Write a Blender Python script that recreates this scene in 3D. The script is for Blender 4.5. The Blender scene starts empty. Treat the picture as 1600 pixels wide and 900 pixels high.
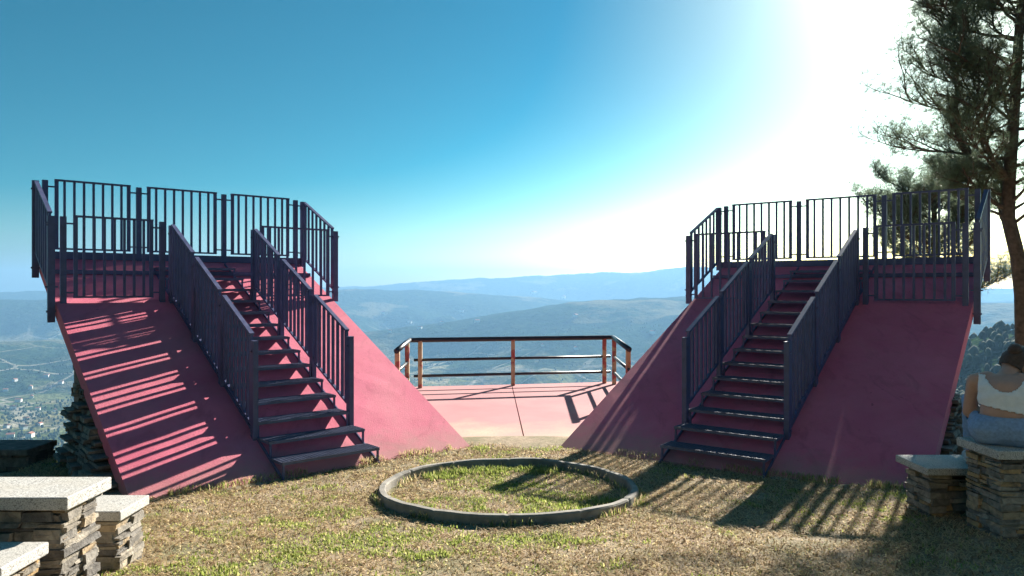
import bpy, bmesh, math, random
import numpy as np
from mathutils import Vector, Matrix, noise as mnoise
R = math.radians
random.seed(7); rng = np.random.default_rng(11)
scene = bpy.context.scene
col = scene.collection

# ------------------------------------------------------------------ helpers
class MB:
    """collects polygons and builds ONE mesh object"""
    def __init__(s): s.v = []; s.f = []; s.c = []; s.cur = 0.5
    def add(s, vs, fs):
        n = len(s.v); s.v += [tuple(v) for v in vs]
        for f in fs: s.f.append(tuple(i+n for i in f)); s.c.append(s.cur)
    def hexa(s, p):          # 8 corners: bottom 0-3 ccw, top 4-7 ccw
        s.add(p, [(3,2,1,0),(4,5,6,7),(0,1,5,4),(1,2,6,5),(2,3,7,6),(3,0,4,7)])
    def box(s, c, ex, ey, ez):
        c, ex, ey, ez = Vector(c), Vector(ex), Vector(ey), Vector(ez)
        s.hexa([c-ex-ey-ez, c+ex-ey-ez, c+ex+ey-ez, c-ex+ey-ez, c-ex-ey+ez, c+ex-ey+ez, c+ex+ey+ez, c-ex+ey+ez])
    def bar(s, p, q, w, h, side=None):
        p, q = Vector(p), Vector(q); d = (q-p)
        if side is None:
            side = Vector((0,0,1)).cross(d)
            if side.length < 1e-5: side = Vector((1,0,0))
        side = Vector(side); side = (side - d.normalized()*side.dot(d.normalized())).normalized()
        up = d.normalized().cross(side).normalized()
        s.box((p+q)/2, d/2, side*w/2, up*h/2)
    def tube(s, pts, rad, n=8, cap=True):
        pts = [Vector(p) for p in pts]
        if not hasattr(rad, '__len__'): rad = [rad]*len(pts)
        rings = []; ref = None
        for i, p in enumerate(pts):
            d = (pts[min(i+1, len(pts)-1)]-pts[max(i-1, 0)]).normalized()
            if ref is None: ref = d.orthogonal().normalized()
            ref = (ref - d*ref.dot(d)).normalized(); b = d.cross(ref)
            rings.append([p+(ref*math.cos(2*math.pi*k/n)+b*math.sin(2*math.pi*k/n))*rad[i] for k in range(n)])
        vs = [v for r in rings for v in r]; fs = []
        for i in range(len(pts)-1):
            for k in range(n):
                k2 = (k+1) % n
                fs.append((i*n+k, i*n+k2, (i+1)*n+k2, (i+1)*n+k))
        if cap: fs += [tuple(range(n-1, -1, -1)), tuple(range((len(pts)-1)*n, len(pts)*n))]
        s.add(vs, fs)
    def build(s, name, m, parent=None, smooth=False, attr=False, bevel=0, origin=None):
        me = bpy.data.meshes.new(name)
        o0 = Vector(parent['_o']) if parent is not None else Vector(origin or (0,0,0))
        me.from_pydata([tuple(Vector(v)-o0) for v in s.v], [], s.f)
        if attr:
            a = me.attributes.new('tone', 'FLOAT', 'FACE'); a.data.foreach_set('value', np.array(s.c, dtype=np.float32))
        if smooth: me.polygons.foreach_set('use_smooth', [True]*len(me.polygons))
        o = bpy.data.objects.new(name, me); col.objects.link(o)
        me.materials.append(m)
        if parent is not None: o.parent = parent
        else: o.location = o0
        if bevel:
            b = o.modifiers.new('bevel', 'BEVEL'); b.width = bevel; b.segments = 2; b.limit_method = 'ANGLE'
        return o

def tag(o, label=None, cat=None, group=None, kind=None):
    for k, v in (('label', label), ('category', cat), ('group', group), ('kind', kind)):
        if v: o[k] = v
    return o
def thing(name, loc, label, cat, group=None):
    o = bpy.data.objects.new(name, None); col.objects.link(o); o.location = loc; o['_o'] = tuple(loc)
    o.empty_display_size = .2
    return tag(o, label, cat, group)
def np_mesh(name, verts, faces, mat, fattr=None, smooth=False):
    me = bpy.data.meshes.new(name); verts = np.asarray(verts, np.float32); faces = np.asarray(faces, np.int32)
    k = faces.shape[1]
    me.vertices.add(len(verts)); me.vertices.foreach_set('co', verts.ravel())
    me.loops.add(faces.size); me.loops.foreach_set('vertex_index', faces.ravel())
    me.polygons.add(len(faces)); me.polygons.foreach_set('loop_start', np.arange(len(faces), dtype=np.int32)*k)
    me.update(calc_edges=True)
    if fattr is not None:
        a = me.attributes.new('tone', 'FLOAT', 'FACE'); a.data.foreach_set('value', np.asarray(fattr, np.float32))
    if smooth: me.polygons.foreach_set('use_smooth', np.ones(len(faces), bool))
    me.materials.append(mat)
    o = bpy.data.objects.new(name, me); col.objects.link(o); return o

# numpy value noise
_perm = rng.random((256, 256))
def vnoise(x, y):
    xi = np.floor(x).astype(int); yi = np.floor(y).astype(int); fx = x-xi; fy = y-yi
    fx = fx*fx*(3-2*fx); fy = fy*fy*(3-2*fy)
    g = lambda a, b: _perm[a & 255, b & 255]
    return (g(xi,yi)*(1-fx)+g(xi+1,yi)*fx)*(1-fy)+(g(xi,yi+1)*(1-fx)+g(xi+1,yi+1)*fx)*fy
def fbm(x, y, o=5):
    t = 0; a = .5
    for i in range(o): t = t+a*(vnoise(x*2**i+i*17.3, y*2**i+i*9.1)-.5)*2; a *= .5
    return t
sst = lambda t: np.clip(t,0,1)**2*(3-2*np.clip(t,0,1))

# ------------------------------------------------------------------ materials
def newmat(name):
    m = bpy.data.materials.new(name); m.use_nodes = True
    nt = m.node_tree; b = nt.nodes['Principled BSDF']
    return m, nt, b
def N(nt, t, **kw):
    n = nt.nodes.new(t)
    for k, v in kw.items():
        if k in n.inputs: n.inputs[k].default_value = v
        else: setattr(n, k, v)
    return n
def ramp(nt, src, stops):
    r = nt.nodes.new('ShaderNodeValToRGB'); e = r.color_ramp.elements
    while len(e) > 1: e.remove(e[-1])
    e[0].position = stops[0][0]; e[0].color = (*stops[0][1], 1)
    for p, c in stops[1:]:
        x = e.new(p); x.color = (*c, 1)
    nt.links.new(src, r.inputs['Fac']); return r.outputs['Color']
def mix(nt, fac, a, b, mode='MIX'):
    n = nt.nodes.new('ShaderNodeMix'); n.data_type = 'RGBA'; n.blend_type = mode
    for s, v in ((n.inputs[0], fac), (n.inputs[6], a), (n.inputs[7], b)):
        if hasattr(v, 'links'): nt.links.new(v, s)
        else: s.default_value = v if isinstance(v, (int, float)) else (*v, 1)
    return n.outputs[2]
def noise_tex(nt, scale, detail=4, rough=.55, vec=None, dist=0):
    n = N(nt, 'ShaderNodeTexNoise'); n.inputs['Scale'].default_value = scale; n.inputs['Detail'].default_value = detail
    n.inputs['Roughness'].default_value = rough; n.inputs['Distortion'].default_value = dist
    if vec is not None: nt.links.new(vec, n.inputs['Vector'])
    return n.outputs['Fac']
def pos(nt): return nt.nodes.new('ShaderNodeNewGeometry').outputs['Position']
def bump(nt, b, h, strength=.4, dist=.01):
    n = nt.nodes.new('ShaderNodeBump'); n.inputs['Strength'].default_value = strength; n.inputs['Distance'].default_value = dist
    nt.links.new(h, n.inputs['Height']); nt.links.new(n.outputs['Normal'], b.inputs['Normal'])
def math_(nt, op, a, b=0.):
    n = nt.nodes.new('ShaderNodeMath'); n.operation = op
    for s, v in ((n.inputs[0], a), (n.inputs[1], b)):
        if hasattr(v, 'links'): nt.links.new(v, s)
        else: s.default_value = v
    return n.outputs[0]
def attr(nt): 
    a = nt.nodes.new('ShaderNodeAttribute'); a.attribute_name = 'tone'; return a.outputs['Fac']

def mat_ramp():
    m, nt, b = newmat('magenta_stucco'); p = pos(nt)
    big = noise_tex(nt, .9, 5, .6, p); fine = noise_tex(nt, 70, 3, .7, p); mid = noise_tex(nt, 7, 4, .6, p)
    c = ramp(nt, big, [(.3, (.62,.105,.185)), (.7, (.72,.17,.25))])
    c = mix(nt, ramp(nt, mid, [(.45,(0,0,0)),(.75,(.35,)*3)]), c, (.56,.13,.17))
    c = mix(nt, ramp(nt, fine, [(.62,(0,0,0)),(.72,(.4,)*3)]), c, (.30,.04,.075))
    spots = noise_tex(nt, 16, 2, .5, p)
    c = mix(nt, ramp(nt, spots, [(.73,(0,0,0)),(.77,(.6,)*3)]), c, (.24,.035,.05))
    mpp = nt.nodes.new('ShaderNodeMapping'); mpp.inputs['Scale'].default_value = (2.2, .8, .5); nt.links.new(p, mpp.inputs[0])
    st = noise_tex(nt, 2.4, 6, .7, mpp.outputs[0], .8)
    c = mix(nt, ramp(nt, st, [(.52,(0,0,0)),(.68,(.38,)*3)]), c, (.36,.06,.10))
    fade = noise_tex(nt, .55, 5, .62, mpp.outputs[0], .4)
    c = mix(nt, ramp(nt, fade, [(.5,(0,0,0)),(.7,(.5,)*3)]), c, (.66,.22,.26))
    sz = nt.nodes.new('ShaderNodeSeparateXYZ'); nt.links.new(p, sz.inputs[0])
    dz = math_(nt, 'ADD', sz.outputs['Z'], math_(nt, 'MULTIPLY', math_(nt, 'SUBTRACT', mid, .5), .28))
    dust = nt.nodes.new('ShaderNodeMapRange'); dust.inputs['From Min'].default_value = .16; dust.inputs['From Max'].default_value = 0.
    dust.inputs['To Min'].default_value = 0.; dust.inputs['To Max'].default_value = .55; nt.links.new(dz, dust.inputs['Value'])
    c = mix(nt, dust.outputs[0], c, (.36,.22,.17))
    nt.links.new(c, b.inputs['Base Color']); b.inputs['Roughness'].default_value = .85
    h = mix(nt, .35, fine, mid); bump(nt, b, h, .6, .009)
    return m
def mat_metal(name='blue_grey_metal', c=(.080,.085,.175), rough=.45):
    m, nt, b = newmat(name); p = pos(nt); n = noise_tex(nt, 9, 4, .6, p)
    cc = ramp(nt, n, [(.3, tuple(x*.8 for x in c)), (.7, tuple(x*1.25 for x in c))])
    nt.links.new(cc, b.inputs['Base Color']); b.inputs['Metallic'].default_value = .0
    r = ramp(nt, n, [(.3,(rough-.08,)*3),(.7,(rough+.12,)*3)]); nt.links.new(r, b.inputs['Roughness'])
    return m
def mat_granite():
    m, nt, b = newmat('pale_granite'); p = pos(nt)
    n1 = noise_tex(nt, 160, 2, .6, p); n2 = noise_tex(nt, 5, 5, .6, p); n3 = noise_tex(nt, 75, 2, .5, p)
    c = ramp(nt, n1, [(.36,(.16,.15,.14)),(.47,(.46,.44,.41)),(.62,(.60,.58,.54))])
    c = mix(nt, ramp(nt, n3, [(.60,(0,0,0)),(.66,(.7,)*3)]), c, (.12,.115,.11))
    c = mix(nt, ramp(nt, n2, [(.4,(0,0,0)),(.7,(.5,)*3)]), c, (.42,.38,.31))
    nt.links.new(c, b.inputs['Base Color']); b.inputs['Roughness'].default_value = .75
    bump(nt, b, n1, .25, .003); return m
def mat_stone(name, stops, rough=.85):
    m, nt, b = newmat(name); p = pos(nt)
    c = ramp(nt, attr(nt), stops)
    n = noise_tex(nt, 14, 6, .65, p, .6); n2 = noise_tex(nt, 60, 3, .6, p)
    c = mix(nt, ramp(nt, n, [(.35,(.75,)*3),(.6,(0,0,0))]), c, (.06,.055,.05))
    c = mix(nt, ramp(nt, n, [(.6,(0,0,0)),(.75,(.55,)*3)]), c, (.42,.39,.33))
    nt.links.new(c, b.inputs['Base Color']); b.inputs['Roughness'].default_value = rough
    bump(nt, b, mix(nt, .5, n, n2), .7, .02); return m
def mat_plain(name, c, rough=.8, nscale=8, var=.25, bmp=.2, bd=.005):
    m, nt, b = newmat(name); p = pos(nt); n = noise_tex(nt, nscale, 5, .6, p)
    cc = ramp(nt, n, [(.3, tuple(x*(1-var) for x in c)), (.7, tuple(min(1,x*(1+var)) for x in c))])
    nt.links.new(cc, b.inputs['Base Color']); b.inputs['Roughness'].default_value = rough
    if bmp: bump(nt, b, noise_tex(nt, nscale*6, 4, .6, p), bmp, bd)
    return m

M = {}
M['ramp'] = mat_ramp()
M['metal'] = mat_metal()
M['tread'] = mat_metal('tread_metal', (.10,.112,.18), .5)
M['granite'] = mat_granite()
M['slate'] = mat_stone('slate_stone', [(0,(.15,.135,.12)),(.25,(.27,.24,.20)),(.5,(.36,.31,.24)),(.7,(.42,.37,.29)),(.85,(.46,.29,.12)),(1,(.50,.45,.37))])
M['darkstone'] = mat_stone('dark_slate', [(0,(.09,.085,.085)),(.4,(.17,.16,.145)),(.8,(.24,.22,.19)),(1,(.32,.28,.22))])
M['mortar'] = mat_plain('mortar_core', (.05,.045,.04), .95)
M['concrete'] = mat_plain('weathered_concrete', (.23,.21,.18), .9, 6, .4, .5, .006)
M['pinkcon'] = None
M['rail'] = mat_metal('black_rail_paint', (.018,.018,.028), .35)

def mat_terrace():
    m, nt, b = newmat('faded_pink_concrete'); p = pos(nt)
    big = noise_tex(nt, 1.1, 5, .6, p); fine = noise_tex(nt, 40, 4, .65, p)
    c = ramp(nt, big, [(.3,(.40,.15,.165)),(.7,(.46,.215,.215))])
    c = mix(nt, ramp(nt, fine, [(.55,(0,0,0)),(.7,(.4,)*3)]), c, (.42,.17,.17))
    sx = nt.nodes.new('ShaderNodeSeparateXYZ'); nt.links.new(p, sx.inputs[0])
    e = math_(nt, 'ADD', sx.outputs['Y'], math_(nt, 'MULTIPLY', math_(nt, 'SUBTRACT', big, .5), 3.5))
    msk = nt.nodes.new('ShaderNodeMapRange'); msk.inputs['From Min'].default_value = 8.3; msk.inputs['From Max'].default_value = 9.6
    msk.inputs['To Min'].default_value = .95; msk.inputs['To Max'].default_value = 0.
    nt.links.new(e, msk.inputs['Value'])
    sand = ramp(nt, fine, [(.3,(.44,.33,.22)),(.7,(.56,.45,.32))])
    c = mix(nt, msk.outputs[0], c, sand)
    nt.links.new(c, b.inputs['Base Color']); b.inputs['Roughness'].default_value = .9
    bump(nt, b, fine, .4, .006); return m
M['terrace'] = mat_terrace()
def mat_post():
    m, nt, b = newmat('peeling_post_paint'); p = pos(nt)
    n = noise_tex(nt, 5, 5, .65, p, .4); 
    c = ramp(nt, n, [(.42,(.40,.085,.075)),(.47,(.40,.10,.08)),(.50,(.50,.36,.20)),(.75,(.58,.47,.30))])
    nt.links.new(c, b.inputs['Base Color']); b.inputs['Roughness'].default_value = .6; bump(nt, b, n, .3, .004); return m
M['post'] = mat_post()
def mat_ground():
    m, nt, b = newmat('dry_turf_soil'); p = pos(nt)
    n1 = noise_tex(nt, 1.6, 6, .65, p); n2 = noise_tex(nt, 28, 5, .7, p); n3 = noise_tex(nt, 120, 3, .7, p)
    c = ramp(nt, n2, [(.3,(.20,.14,.09)),(.5,(.43,.32,.205)),(.7,(.58,.46,.31))])
    c = mix(nt, ramp(nt, n1, [(.46,(0,0,0)),(.62,(.65,)*3)]), c, (.13,.15,.04))
    c = mix(nt, ramp(nt, n3, [(.4,(.5,)*3),(.6,(0,0,0))]), c, (.07,.05,.035))
    nt.links.new(c, b.inputs['Base Color']); b.inputs['Roughness'].default_value = .95
    bump(nt, b, mix(nt, .5, n2, n3), .8, .03); return m
M['ground'] = mat_ground()
def mat_tone(name, stops, rough=.8, trans=0.):
    m, nt, b = newmat(name); c = ramp(nt, attr(nt), stops); nt.links.new(c, b.inputs['Base Color'])
    b.inputs['Roughness'].default_value = rough; b.inputs['Specular IOR Level'].default_value = .2
    if trans:
        out = nt.nodes['Material Output']; t = nt.nodes.new('ShaderNodeBsdfTranslucent'); nt.links.new(c, t.inputs['Color'])
        mx = nt.nodes.new('ShaderNodeMixShader'); mx.inputs[0].default_value = trans
        nt.links.new(b.outputs[0], mx.inputs[1]); nt.links.new(t.outputs[0], mx.inputs[2]); nt.links.new(mx.outputs[0], out.inputs['Surface'])
    return m
M['grass'] = mat_tone('grass_blades', [(0,(.15,.085,.045)),(.25,(.50,.36,.21)),(.5,(.70,.57,.35)),(.6,(.56,.52,.22)),(.75,(.30,.35,.085)),(1,(.14,.20,.04))], .7, .6)
M['needle'] = mat_tone('pine_needles', [(0,(.14,.12,.09)),(.3,(.12,.16,.11)),(.7,(.14,.19,.125)),(1,(.17,.21,.15))], .5, .5)
M['wood'] = mat_tone('woodland_leaves', [(0,(.018,.035,.018)),(.5,(.03,.055,.022)),(1,(.06,.08,.03))], .9)
M['bark'] = mat_plain('pine_bark', (.075,.055,.045), .95, 12, .5, .8, .03)
def mat_valley():
    m, nt, b = newmat('valley_land'); p = pos(nt)
    mp = nt.nodes.new('ShaderNodeMapping'); nt.links.new(p, mp.inputs[0]); v = mp.outputs[0]
    n1 = noise_tex(nt, .0022, 8, .62, v); n2 = noise_tex(nt, .03, 5, .65, v); n3 = noise_tex(nt, .0009, 4, .5, v)
    forest = ramp(nt, n2, [(.3,(.014,.030,.016)),(.55,(.032,.058,.024)),(.75,(.075,.085,.038))])
    vo = nt.nodes.new('ShaderNodeTexVoronoi'); vo.inputs['Scale'].default_value = .011; nt.links.new(v, vo.inputs['Vector'])
    hue = nt.nodes.new('ShaderNodeSeparateColor'); nt.links.new(vo.outputs['Color'], hue.inputs[0])
    field = ramp(nt, hue.outputs[0], [(0,(.04,.07,.02)),(.3,(.09,.12,.04)),(.55,(.20,.20,.08)),(.75,(.30,.25,.13)),(.9,(.38,.33,.2)),(1,(.05,.08,.03))])
    ve = nt.nodes.new('ShaderNodeTexVoronoi'); ve.feature = 'DISTANCE_TO_EDGE'; ve.inputs['Scale'].default_value = .0042; nt.links.new(v, ve.inputs['Vector'])
    sx = nt.nodes.new('ShaderNodeSeparateXYZ'); nt.links.new(p, sx.inputs[0])
    low = nt.nodes.new('ShaderNodeMapRange'); low.inputs['From Min'].default_value = -150; low.inputs['From Max'].default_value = -200
    low.inputs['To Min'].default_value = 0; low.inputs['To Max'].default_value = 1; nt.links.new(sx.outputs['Z'], low.inputs['Value'])
    fm = ramp(nt, n1, [(.44,(0,0,0)),(.52,(1,1,1))])
    fm = math_(nt, 'MULTIPLY', fm, low.outputs[0])
    c = mix(nt, fm, forest, field)
    clear = ramp(nt, n1, [(.55,(0,0,0)),(.62,(.75,)*3)])
    c = mix(nt, clear, c, (.22,.19,.10))
    rd = ramp(nt, ve.outputs['Distance'], [(.012,(.7,)*3),(.02,(0,0,0))])
    c = mix(nt, math_(nt, 'MULTIPLY', rd, low.outputs[0]), c, (.38,.34,.27))
    nt.links.new(c, b.inputs['Base Color']); b.inputs['Roughness'].default_value = 1.; b.inputs['Specular IOR Level'].default_value = 0.
    bump(nt, b, n2, 1., 22.); return m
M['valley'] = mat_valley()

# ------------------------------------------------------------------ camera, sun, sky, air
HC = 1.65; F = 1164.
cam = bpy.data.cameras.new('camera'); co = bpy.data.objects.new('camera', cam); col.objects.link(co)
co.location = (0, 0, HC); co.rotation_euler = (R(90), 0, 0); cam.lens = 36*F/1600; cam.sensor_width = 36
cam.clip_start = .05; cam.clip_end = 30000; scene.camera = co
AZ, EL = R(31.5), R(25.)
S = Vector((math.sin(AZ)*math.cos(EL), math.cos(AZ)*math.cos(EL), math.sin(EL)))
sun = bpy.data.lights.new('sun', 'SUN'); sun.energy = 5.; sun.angle = R(.5); sun.color = (1., .94, .84)
so = bpy.data.objects.new('sun', sun); col.objects.link(so); so.rotation_euler = S.to_track_quat('Z', 'Y').to_euler(); so.location = (20, 40, 30)
w = bpy.data.worlds.new('World'); scene.world = w; w.use_nodes = True; nt = w.node_tree
sky = nt.nodes.new('ShaderNodeTexSky'); sky.sky_type = 'NISHITA'; sky.sun_disc = False
sky.sun_elevation = EL; sky.sun_rotation = AZ; sky.altitude = 600; sky.air_density = 1.; sky.dust_density = 1.2; sky.ozone_density = 3.
hs = nt.nodes.new('ShaderNodeHueSaturation'); hs.inputs['Saturation'].default_value = 2.15; hs.inputs['Hue'].default_value = .487; hs.inputs['Value'].default_value = .49
gm = nt.nodes.new('ShaderNodeGamma'); gm.inputs['Gamma'].default_value = 1.0
nt.links.new(sky.outputs[0], gm.inputs['Color']); nt.links.new(gm.outputs[0], hs.inputs['Color'])
# thick bright aerosol layer low over the horizon below the sun, slightly greenish white balance
geo = nt.nodes.new('ShaderNodeTexCoord'); sep = nt.nodes.new('ShaderNodeSeparateXYZ'); nt.links.new(geo.outputs['Generated'], sep.inputs[0])
hx = math_(nt, 'ADD', math_(nt, 'MULTIPLY', sep.outputs['X'], math.sin(AZ)), math_(nt, 'MULTIPLY', sep.outputs['Y'], math.cos(AZ)))
hx = math_(nt, 'POWER', math_(nt, 'MAXIMUM', hx, 0.), 7.)
ez = math_(nt, 'EXPONENT', math_(nt, 'MULTIPLY', math_(nt, 'MAXIMUM', sep.outputs['Z'], 0.), -1/.085))
bo = math_(nt, 'ADD', 1., math_(nt, 'MULTIPLY', math_(nt, 'MULTIPLY', hx, ez), 8.))
dt = nt.nodes.new('ShaderNodeVectorMath'); dt.operation = 'DOT_PRODUCT'; nt.links.new(geo.outputs['Generated'], dt.inputs[0]); dt.inputs[1].default_value = S
ang = math_(nt, 'ARCCOSINE', math_(nt, 'MINIMUM', dt.outputs['Value'], .99999))
bo = math_(nt, 'ADD', bo, math_(nt, 'MULTIPLY', math_(nt, 'EXPONENT', math_(nt, 'MULTIPLY', ang, -1/R(4.))), 6.))   # sun aureole in dusty air
tint = nt.nodes.new('ShaderNodeVectorMath'); tint.operation = 'MULTIPLY'; tint.inputs[1].default_value = (.92, 1.10, .86)
nt.links.new(hs.outputs[0], tint.inputs[0])
scl = nt.nodes.new('ShaderNodeVectorMath'); scl.operation = 'SCALE'; nt.links.new(tint.outputs[0], scl.inputs[0]); nt.links.new(bo, scl.inputs['Scale'])
bg = nt.nodes['Background']; nt.links.new(scl.outputs[0], bg.inputs['Color']); bg.inputs['Strength'].default_value = .05
vs = scene.view_settings; vs.view_transform = 'Standard'; vs.look = 'None'; vs.exposure = 1.7; vs.gamma = 1.; vs.use_curve_mapping = False
scene.cycles.use_denoising = True
scene.cycles.max_bounces = 6; scene.cycles.volume_bounces = 1; scene.cycles.transparent_max_bounces = 8

hz = MB(); hz.box((0, 1000, -37), (8500,0,0), (0,8500,0), (0,0,272))
hm = bpy.data.materials.new('haze_air'); hm.use_nodes = True; hn = hm.node_tree; hn.nodes.remove(hn.nodes['Principled BSDF'])
pv = hn.nodes.new('ShaderNodeVolumePrincipled'); pv.inputs['Color'].default_value = (.23,.45,.72,1); pv.inputs['Density'].default_value = 2.0e-4; pv.inputs['Anisotropy'].default_value = .25
hn.links.new(pv.outputs[0], hn.nodes['Material Output'].inputs['Volume'])
tag(hz.build('haze', hm), kind='stuff')

# ------------------------------------------------------------------ ground and valley (one polar sheet, two objects)
def crest(tab, az):
    px = 800+F*np.tan(np.clip(az, -1.2, 1.2)); xs = [t[0] for t in tab]; ys = [t[1] for t in tab]
    y = np.interp(px, xs, ys); return (450-y)/F*np.cos(az)
RIDGES = [(6400, 420, .30, [(-900,452),(0,455),(300,454),(530,449),(570,448),(620,443),(700,437),(760,434),(860,429),(940,425),(1000,425),(1068,416),(1200,416),(1400,424),(1500,448),(1600,452),(2500,446)]),
          (4300, 250, .22, [(-900,466),(0,470),(300,466),(530,455),(640,453),(720,457),(800,463),(900,470),(1000,478),(1200,485),(1600,470),(2500,466)]),
          (2700, 180, .20, [(-900,540),(0,535),(500,527),(600,516),(740,497),(850,479),(930,469),(1068,463),(1300,459),(1600,474),(2500,480)]),
          (430, 60, .35, [(-900,900),(1200,700),(1300,640),(1450,560),(1530,524),(1600,512),(1900,492),(2500,480)])]
def near_z(x, y):
    z = -.05+.15*sst((6.6-y)/3.2)+.10*sst((x-1.4)/2.8)*sst((8.-y)/3.)+.015*fbm(x*.9, y*.9, 3)+.006*fbm(x*5, y*5, 3)
    return z
def terrain(x, y):
    r = np.hypot(x, y); az = np.arctan2(x, y)
    t = np.maximum(np.hypot(x*1.02, y-1.0)-7.4, 0); t = t*t/(t+1.2)
    z = near_z(x, y)*np.exp(-t/8)-235*(1-np.exp(-t/430))
    z = z+np.where(r > 60, 1, 0)*fbm(x*.004+5, y*.004, 5)*np.minimum(r/60, 14)
    for i, (ri, wd, k, tab) in enumerate(RIDGES):
        e = crest(tab, az); h = 1.65+ri*e
        rr = r+ri*.10*fbm(az*3+i*7, az*0+i*3.3, 3)
        spur = 1+.5*fbm(x*.0016+i*3, y*.0016, 5)
        c = h-(np.sqrt((rr-ri)**2+wd**2)-wd)*k*spur
        c = c+fbm(x*.006+i, y*.006, 5)*min(16, ri*.004+2)*np.clip((h+235)/235, 0, 1)+fbm(x*.0022+i*5, y*.0022, 5)*ri*.026*np.clip(np.abs(rr-ri)/ri*6, 0, 1)
        kk = 14.; m_ = np.maximum(z, c); d = np.abs(z-c); z = m_+np.where(r > 60, 1, 0)*np.maximum(kk-d, 0)**2/(4*kk)
    return z
azs = np.concatenate([np.linspace(-40, 40, 900), np.linspace(40, 320, 240)[1:-1]])*math.pi/180
rs = np.concatenate([[.3], np.geomspace(.6, 12, 150), np.geomspace(12, 9500, 340)[1:]])
RR, AA = np.meshgrid(rs, azs, indexing='ij'); XX = RR*np.sin(AA); YY = RR*np.cos(AA)
# keep the angular derivative sane: terrain uses atan2 so wrap is at the back
ZZ = terrain(XX, YY)
def sheet(name, i0, i1, mat):
    na = len(azs); v = np.stack([XX[i0:i1+1], YY[i0:i1+1], ZZ[i0:i1+1]], -1).reshape(-1, 3)
    i, k = np.meshgrid(np.arange(i1-i0), np.arange(na), indexing='ij'); k2 = (k+1) % na
    f = np.stack([i*na+k, (i+1)*na+k, (i+1)*na+k2, i*na+k2], -1).reshape(-1, 4)[:, ::-1]
    if i0 == 0:
        v = np.vstack([v, [[0, 0, near_z(np.array(0.), np.array(0.))]]])
        o = np_mesh(name, v, f, mat, smooth=True)
        bm = bmesh.new(); bm.from_mesh(o.data); bm.verts.ensure_lookup_table(); c = bm.verts[len(v)-1]
        for kk in range(na): bm.faces.new((c, bm.verts[(kk+1) % na], bm.verts[kk])).smooth = True
        bmesh.ops.recalc_face_normals(bm, faces=bm.faces); bm.to_mesh(o.data); bm.free()
    else: o = np_mesh(name, v, f, mat, smooth=True)
    o['kind'] = 'structure'; return o
isp = int(np.searchsorted(rs, 26))
sheet('ground', 0, isp, M['ground']); sheet('valley', isp, len(rs)-1, M['valley'])

# ------------------------------------------------------------------ far woodland (one mass) and village houses
def scatter_wood(n):
    az = R(1)*rng.uniform(-38, 38, n); r = np.exp(rng.uniform(np.log(260), np.log(2300), n))
    x = r*np.sin(az); y = r*np.cos(az); dens = fbm(x*.0035, y*.0035, 5)
    keep = dens+.12*rng.normal(size=n) > .0; x, y, r = x[keep], y[keep], r[keep]; z = terrain(x, y); n = len(x)
    h = rng.uniform(3, 6, n)*np.clip(.5+r/1000, .7, 1.1); wd = h*rng.uniform(.28, .5, n)
    V = []; Fc = []; T = []
    K = 6; lev = [(0.1,.7),(.45,1.),(.8,.6)]
    base = np.arange(n)*(K*3+1)
    vs = np.zeros((n, K*3+1, 3))
    for li, (lz, lw) in enumerate(lev):
        for k in range(K):
            a = 2*math.pi*k/K+rng.uniform(-.3,.3,n); q = wd*lw*rng.uniform(.75,1.2,n)
            vs[:, li*K+k] = np.stack([x+q*np.cos(a), y+q*np.sin(a), z+h*(lz+rng.uniform(-.06,.06,n))], -1)
    vs[:, -1] = np.stack([x, y, z+h], -1)
    f = []
    for li in range(2):
        for k in range(K):
            k2 = (k+1) % K; a, b_, c, d = li*K+k, li*K+k2, (li+1)*K+k2, (li+1)*K+k
            f += [(a, b_, c), (a, c, d)]
    for k in range(K): f.append((2*K+k, 2*K+(k+1) % K, 3*K))
    f = np.array(f); fa = (base[:, None, None]+f[None]).reshape(-1, 3)
    tone = np.clip(rng.normal(.5,.25,n)[:, None]+rng.normal(0,.1,(n,len(f))), 0, 1).ravel()
    o = np_mesh('woodland', vs.reshape(-1, 3), fa, M['wood'], tone)
    tag(o, 'blue-green woodland covering the hazy valley slopes beyond the railing', 'woodland', kind='stuff')
scatter_wood(30000)
def mk_house():
    mb = MB(); mb.cur = .9; mb.box((0,0,2.6), (4.5,0,0), (0,5.5,0), (0,0,3.4)); mb2 = MB()
    mb2.add([(-4.9,-6,5.95),(4.9,-6,5.95),(4.9,6,5.95),(-4.9,6,5.95),(0,-6,8.2),(0,6,8.2)], [(0,1,4),(2,3,5),(1,2,5,4),(3,0,4,5),(3,2,1,0)])
    return mb, mb2
hb, hr = mk_house()
wallm = mat_plain('white_render', (.75,.73,.68), .9); roofm = mat_plain('terracotta_roof', (.34,.13,.07), .9)
hs_spots = []
def spot(px, py):
    az = math.atan((px-800)/F); e = (450-py)/F*math.cos(az); rr = np.geomspace(300, 6000, 2500)
    zz = terrain(rr*math.sin(az), rr*math.cos(az)); hit = np.where(zz > 1.65+rr*e)[0]
    return None if len(hit) == 0 else (rr[hit[0]]*math.sin(az), rr[hit[0]]*math.cos(az), zz[hit[0]])
for (px, py) in [(48,609),(51,622),(80,608),(86,645),(41,655),(30,628),(20,640),(64,664),(12,670),(36,672),(72,590),(25,598),(8,612),(95,600),(58,640),(16,684),(46,684),
                 (835,456+4),(838,459),(880,465),(898,496),(640,505),(655,512),(690,508),(745,502),(610,520),(850,541),(812,552),(600,492),(720,490),(900,545),(1010,560),(1020,520)]:
    s_ = spot(px+random.uniform(-2,2), py+random.uniform(-2,2))
    if s_ is None: continue
    k = max(.8, math.hypot(s_[0], s_[1])/2200)*random.uniform(.8, 1.25)
    hs_spots.append((s_, k))
hw0 = hr0 = None
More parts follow.
